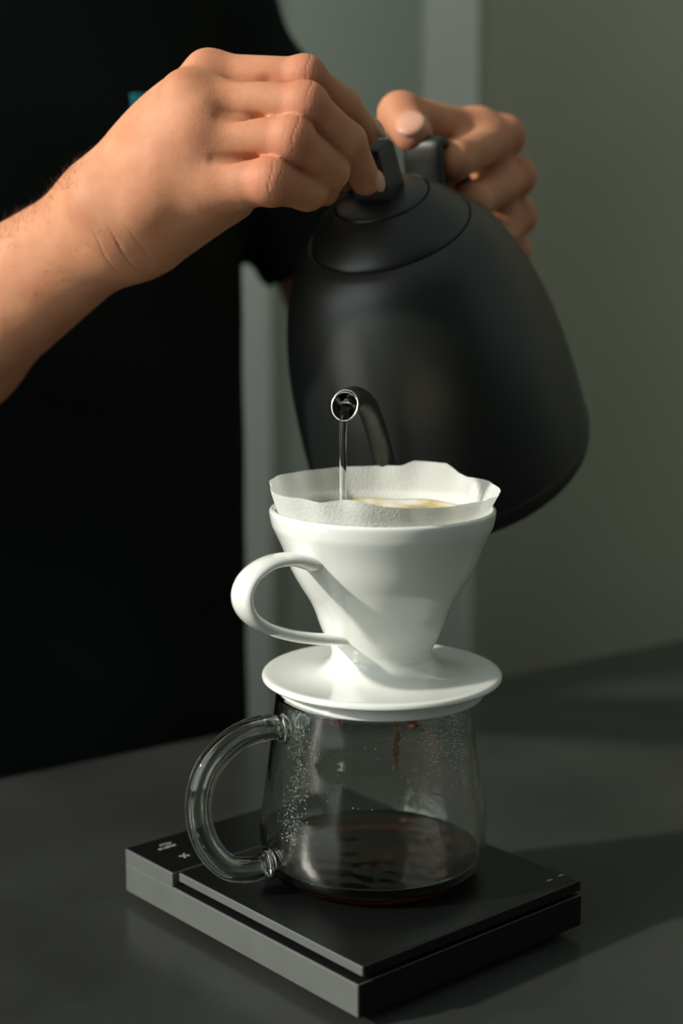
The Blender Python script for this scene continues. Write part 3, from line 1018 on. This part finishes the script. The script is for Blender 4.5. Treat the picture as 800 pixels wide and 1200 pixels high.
def sdf_left(P):
    d = cap(P, LW + np.array([-.006, 0, .012]), LF['index'][0], .020, .0125)
    for f in ('middle', 'ring', 'pinky'):
        d = smin(d, cap(P, LW, LF[f][0], .020, .0122), .012)
    th = cap(P, LTH[0], LTH[1], .0175, .0140)
    th = smin(th, cap(P, LTH[1], LTH[2], .0130, .0122), .006)
    th = smin(th, cap(P, LTH[2], LTH[3], .0128, .0112), .004)
    d = smin(d, th, .012)
    d = smin(d, cap(P, LTH[1], LF['index'][0], .0130, .0130), .012)
    fa = cap(P, LW, L_ELB, .0240, .0400)
    d = smin(d, fa, .020)
    d = smin(d, cap(P, L_ELB, L_SH, .040, .050), .02)
    fs = None
    for f in LF:
        q = finger_sdf(P, LF[f], LR[f])
        fs = q if fs is None else smin(fs, q, .0045)
    d = smin(d, fs, .006)
    d = smin(d, cap(P, at(572, 186, .208), at(588, 276, .232), .0135, .0120), .004)
    t, u, s = nail_frame([None, None, LTH[2], LTH[3]], LTN)
    d = smin(d, ell(P, LTH[3] + u * .0088 + t * .0010, (t, s, u), (.0082, .0094, .0026)), .0012)
    return d


NK = BC + np.array([0, 0, 0.62])


def sdf_torso(P, off=0.0, neck=True):
    q = P - BC
    X = q @ BLft; Yq = q @ BF; Zq = q[:, 2]
    # elliptical trunk with widths by height
    hw = np.interp(Zq, [-.12, 0, .12, .28, .42, .52, .60], [.170, .160, .150, .165, .180, .175, .10])
    hd_ = np.interp(Zq, [-.12, 0, .12, .28, .42, .52, .60], [.110, .112, .110, .115, .122, .105, .06])
    hw = hw + off; hd_ = hd_ + off
    d = (np.sqrt((X / hw) ** 2 + (Yq / hd_) ** 2) - 1) * np.minimum(hw, hd_)
    d = np.maximum(d, Zq - 0.575); d = np.maximum(d, -0.10 - Zq)
    d = smin(d, cap(P, L_SH, NK - np.array([0, 0, .06]), .050 + off, .055 + off), .04)
    d = smin(d, cap(P, R_SH, NK - np.array([0, 0, .06]), .050 + off, .055 + off), .04)
    return d


HC = BC + BF * 0.03 + np.array([0, 0, 0.80])


def sdf_head(P):
    z = np.array([0, 0, 1.0])
    ax = (BLft, BF, z)
    d = cap(P, NK - z * .08, HC - z * .08, .062, .056)
    d = smin(d, ell(P, HC - BF * .01 + z * .025, ax, (.076, .096, .098)), .02)
    d = smin(d, ell(P, HC + BF * .025 - z * .055, ax, (.055, .070, .072)), .03)
    d = smin(d, cap(P, HC + BF * .092 + z * .015, HC + BF * .115 - z * .018, .007, .012), .012)
    for s in (-1, 1):
        d = smin(d, ell(P, HC + BLft * .078 * s - z * .005, ax, (.010, .018, .031)), .006)
        d = -smin(-d, np.sqrt(((P - (HC + BF * .098 + BLft * .032 * s + z * .012)) ** 2).sum(1)) - .014, .01)
        d = smin(d, np.sqrt(((P - (HC + BF * .080 + BLft * .032 * s + z * .012)) ** 2).sum(1)) - .0125, .003)
    d = smin(d, cap(P, HC + BF * .092 - BLft * .020 - z * .058, HC + BF * .092 + BLft * .020 - z * .058, .006, .006), .008)
    d = smin(d, cap(P, HC + BF * .088 - BLft * .016 - z * .067, HC + BF * .088 + BLft * .016 - z * .067, .0065, .0065), .006)
    return d


def bbox(pts, pad):
    pts = np.array(pts)
    return pts.min(0) - pad, pts.max(0) + pad


lo, hi = bbox(list(RF['index']) + list(RF['middle']) + list(RF['ring']) + list(RF['pinky']) + RTH + [RW, R_ELB], .03)
lo = lo - np.array([.02, .01, .02])
Vr, Fr = surf(sdf_right, lo, hi, 0.00105)
allL = [p for f in LF.values() for p in f] + LTH + [LW, L_ELB]
lo2, hi2 = bbox(allL, .03)
lo2 = lo2 - np.array([.03, 0, .02]); hi2 = hi2 + np.array([0, .03, .03])
Vl, Fl = surf(sdf_left, lo2, hi2, 0.0015)


def sdf_rest(P):
    d = sdf_torso(P, -0.004)
    d = smin(d, sdf_head(P), .02)
    d = smin(d, cap(P, R_SH, R_ELB, .050, .040), .03)
    d = smin(d, cap(P, L_SH, L_ELB, .050, .040), .03)
    return d


lo3, hi3 = bbox([R_SH, L_SH, BC, HC + np.array([0, 0, .14]), R_ELB, L_ELB], .13)
Vt, Ft = surf(sdf_rest, lo3, hi3, 0.0065)


def attrs_for(V, hands):
    red = np.zeros(len(V)); nail = np.zeros(len(V)); crs = np.zeros(len(V))
    for FJ, RD, nails, th in hands:
        for f, J in FJ.items():
            R = RD[f]
            dm = np.sqrt(((V - J[1]) ** 2).sum(1))
            red = np.maximum(red, 0.75 * np.exp(-(dm / (R[1] * 1.25)) ** 2))
            red = np.maximum(red, 0.45 * np.exp(-(np.sqrt(((V - J[3]) ** 2).sum(1)) / .011) ** 2))
            red = np.maximum(red, 0.35 * np.exp(-(np.sqrt(((V - J[0]) ** 2).sum(1)) / .016) ** 2))
            t = unit(unit(J[1] - J[0]) + unit(J[2] - J[1]))
            u = (V - J[1]) @ t
            side = np.cross(t, unit(J[1] - (J[0] + J[2]) / 2))
            v = (V - J[1]) @ side
            mask = np.exp(-(u / .0055) ** 2) * np.exp(-(v / (R[1] * .85)) ** 4) * (((V - J[1]) @ unit(J[1] - (J[0] + J[2]) / 2)) > 0)
            ph = u + .0016 * np.cos(v / R[1] * 2.0) + .0005 * np.sin(v * 520 + u * 300)
            crs = np.maximum(crs, mask * np.maximum(0, np.cos(ph * 2 * math.pi / .0046)) ** 5 * 0.55)
        for J, R3, up, sz, off in nails:
            tt, uu, ss = nail_frame(J, up)
            c = J[3] + uu * R3 * .93 + tt * off
            q = V - c
            e = ((q @ tt) / sz[0]) ** 2 + ((q @ ss) / sz[1]) ** 2
            nail = np.maximum(nail, np.clip((1.05 - e) * 6, 0, 1) * (np.abs(q @ uu) < .0042))
    return {'red': np.clip(red, 0, 1), 'nail': nail, 'crease': crs}


rn = [(RF[f], RR[f][3], RN[f], (.0066, .0052), RR[f][3] * .30) for f in RN]
ln = [([None, None, LTH[2], LTH[3]], .0105, LTN, (.0082, .0094), .0015)]
at_r = attrs_for(Vr, [(RF, RR, rn, RTH)])
at_l = attrs_for(Vl, [(LF, LR, ln, LTH)])
# folds on the little-finger side of the wrist
u_ = (Vr - RW) @ unit(RF['ring'][0] - RW); v_ = Vr[:, 2] - RW[2]
fold_ = u_ - .30 * v_ + .0012 * np.sin(v_ * 160)
mk = np.exp(-((fold_ - .012) / .010) ** 2) * np.clip((-.004 - v_) / .012, 0, 1)
at_r['crease'] = np.maximum(at_r['crease'], mk * np.maximum(0, np.cos((fold_ - .012) * 2 * math.pi / .0075)) ** 6 * 1.3)
at_t = {k: np.zeros(len(Vt)) for k in at_r}
# thumb tip of the left hand pinker
at_l['red'] = np.maximum(at_l['red'], 0.6 * np.exp(-(np.sqrt(((Vl - (LTH[3] + unit(LTH[3] - LTH[2]) * .008)) ** 2).sum(1)) / .012) ** 2))

person = empty('person', (BC[0], BC[1], -0.92), 'person in a black shirt pouring water from the kettle', 'person')
V_all = np.concatenate([Vr, Vl, Vt])
F_all = np.concatenate([Fr, Fl + len(Vr), Ft + len(Vr) + len(Vl)])
at_all = {k: np.concatenate([at_r[k], at_l[k], at_t[k]]) for k in at_r}
body = fast_mesh('body', V_all, F_all, M_skin, person, at_all)


# ---- shirt
def sdf_shirt(P):
    q = P - BC
    X = q @ BLft; Yq = q @ BF; Zq = q[:, 2]
    hw = np.interp(Zq, [-.2, 0, .12, .28, .42, .52, .60], [.196, .196, .196, .196, .194, .185, .10])
    hd_ = np.interp(Zq, [-.2, 0, .12, .28, .42, .52, .60], [.140, .140, .136, .134, .136, .118, .06])
    fold = .003 * np.sin(38 * X + 14 * Zq) * np.sin(17 * Zq + 9 * Yq) + .002 * np.sin(60 * Zq + 31 * X)
    n4 = (np.abs(X / hw) ** 2.6 + np.abs(Yq / hd_) ** 2.6) ** (1 / 2.6)
    d = (n4 - 1) * np.minimum(hw, hd_) * 0.8 + fold * np.clip(1 - np.abs(X / hw) ** 3, 0, 1)
    d = np.maximum(d, Zq - 0.585); d = np.maximum(d, -0.16 - Zq)
    d = smin(d, cap(P, L_SH, NK - np.array([0, 0, .07]), .058, .06), .04)
    d = smin(d, cap(P, R_SH, NK - np.array([0, 0, .07]), .058, .06), .04)
    for SH, EL, fr in ((L_SH, L_ELB, 0.905), (R_SH, R_ELB, 0.62)):
        ax = unit(EL - SH); ln_ = np.linalg.norm(EL - SH)
        t = (P - SH) @ ax
        sl = cap(P, SH, EL, .056, .054) + .0022 * np.sin(t * 90 + 20 * X)
        sl = np.maximum(sl, t - ln_ * fr)
        d = smin(d, sl, .015)
    # neck opening
    d = np.maximum(d, -(np.sqrt(((P - (NK + BF * .035 + np.array([0, 0, .015]))) ** 2).sum(1)) - .088))
    return d


lo4, hi4 = bbox([R_SH, L_SH, BC + np.array([0, 0, -.10]), L_ELB, R_ELB], .16)
Vs, Fs = surf(sdf_shirt, lo4, hi4, 0.0055)
shirt = fast_mesh('shirt', Vs, Fs, M_shirt, person)


def sdf_pants(P):
    q = P - BC
    d = None
    for s in (-1, 1):
        hip = BC + BLft * .085 * s + np.array([0, 0, -.14]); knee = BC + BLft * .095 * s + np.array([0, 0, -.48]); ank = BC + BLft * .10 * s + np.array([0, 0, -.86])
        e = smin(cap(P, hip, knee, .092, .070), cap(P, knee, ank, .070, .055), .03)
        d = e if d is None else smin(d, e, .02)
    d = smin(d, ell(P, BC + np.array([0, 0, -.11]), (BLft, BF, np.array([0, 0, 1.0])), (.172, .120, .12)), .04)
    return np.maximum(d, -.885 - q[:, 2])


Vp, Fp = surf(sdf_pants, BC + np.array([-.24, -.24, -.93]), BC + np.array([.24, .24, .04]), 0.010)
fast_mesh('trousers', Vp, Fp, M_pants, person)
for s in (-1, 1):
    a0 = BC + BLft * .10 * s + np.array([0, 0, -.92])
    def sdf_shoe(P):
        d = ell(P, a0 + BF * .06 + np.array([0, 0, .035]), (BLft, BF, np.array([0, 0, 1.0])), (.048, .145, .055))
        d = smin(d, cap(P, a0 + np.array([0, 0, .04]), a0 + np.array([0, 0, .085]), .045, .044), .02)
        return np.maximum(d, -(P[:, 2] + .919))
    Vq, Fq = surf(sdf_shoe, a0 + np.array([-.25, -.25, -.02]), a0 + np.array([.25, .25, .16]), 0.008)
    fast_mesh('shoe', Vq, Fq, M_pants, person)

# teal print on the chest: a small flat patch following the cloth
bv = BVHTree.FromPolygons([tuple(v) for v in Vs], [tuple(f) for f in Fs])
o0 = Vector((CX, -CD, CH))
pv, pfc = [], []
nx, ny = 9, 7
okp = True
for j in range(ny):
    for i in range(nx):
        px, py = 152 + 40 * i / (nx - 1) + 3 * j / (ny - 1), 110 + 30 * j / (ny - 1)
        d = Vector(at(px, py, 0.3)) - o0
        h_ = bv.ray_cast(o0, d.normalized())
        if h_[0] is None: okp = False; continue
        pv.append(h_[0] + h_[1] * 0.0012 if h_[1].dot(d) < 0 else h_[0] - h_[1] * 0.0012)
if okp:
    for j in range(ny - 1):
        for i in range(nx - 1):
            pfc.append((j * nx + i, j * nx + i + 1, (j + 1) * nx + i + 1, (j + 1) * nx + i))
    pr = mesh_obj('chest_print', pv, pfc, M_teal, person)
    pr['label'] = 'teal print on the chest'
    sm = pr.modifiers.new('solid', 'SOLIDIFY'); sm.thickness = 0.0006

# ---- arm hair on the right forearm (one uncountable growth)
def arm_hair():
    fa = unit(R_ELB - RW)
    nv = len(Vr)
    tpos = (Vr - RW) @ fa
    cand = np.where((tpos > -0.005) & (tpos < 0.20))[0]
    me_n = np.zeros((nv, 3))
    a = Vr[Fr[:, 0]]; b_ = Vr[Fr[:, 1]]; c = Vr[Fr[:, 2]]
    fn = np.cross(b_ - a, c - a)
    for k in range(4):
        for d in range(3): me_n[:, d] += np.bincount(Fr[:, k], fn[:, d], nv)
    me_n /= np.linalg.norm(me_n, axis=1)[:, None] + 1e-12
    nrm_ = me_n[cand]
    up = (nrm_ @ np.array([-.25, 0.05, .96]))
    sel = cand[(up > 0.45)]
    pick = rng.choice(sel, 1300, replace=False)
    cand2 = cand[(nrm_ @ np.array([0, -1, 0])) > 0.4]
    pick = np.concatenate([pick, rng.choice(cand2, 160, replace=False)])
    V, F = [], []
    for i in pick:
        n_ = me_n[i]; p = Vr[i]
        t_ = unit(-fa * 0.7 + n_ * rng.uniform(.5, 1.0) + rng.normal(0, .35, 3) + np.array([0, 0, .1]))
        ln_ = rng.uniform(.004, .009); r = rng.uniform(.00006, .00010)
        s1 = unit(np.cross(t_, n_)); s2 = np.cross(t_, s1)
        b0 = len(V)
        for q_, w_ in ((0, 1), (.5, .8), (1, .15)):
            c_ = p + t_ * ln_ * q_ + n_ * (-.0006 - .0018 * q_ * q_ * ln_ / .008)
            for k in range(3):
                an = 2.094 * k
                V.append(c_ + (s1 * math.cos(an) + s2 * math.sin(an)) * r * w_)
        for lv in (0, 3):
            for k in range(3):
                k2 = (k + 1) % 3
                F.append((b0 + lv + k, b0 + lv + k2, b0 + lv + 3 + k2, b0 + lv + 3 + k))
    o = mesh_obj('arm_hair', V, F, M_hair, person)
    o['kind'] = 'stuff'
arm_hair()
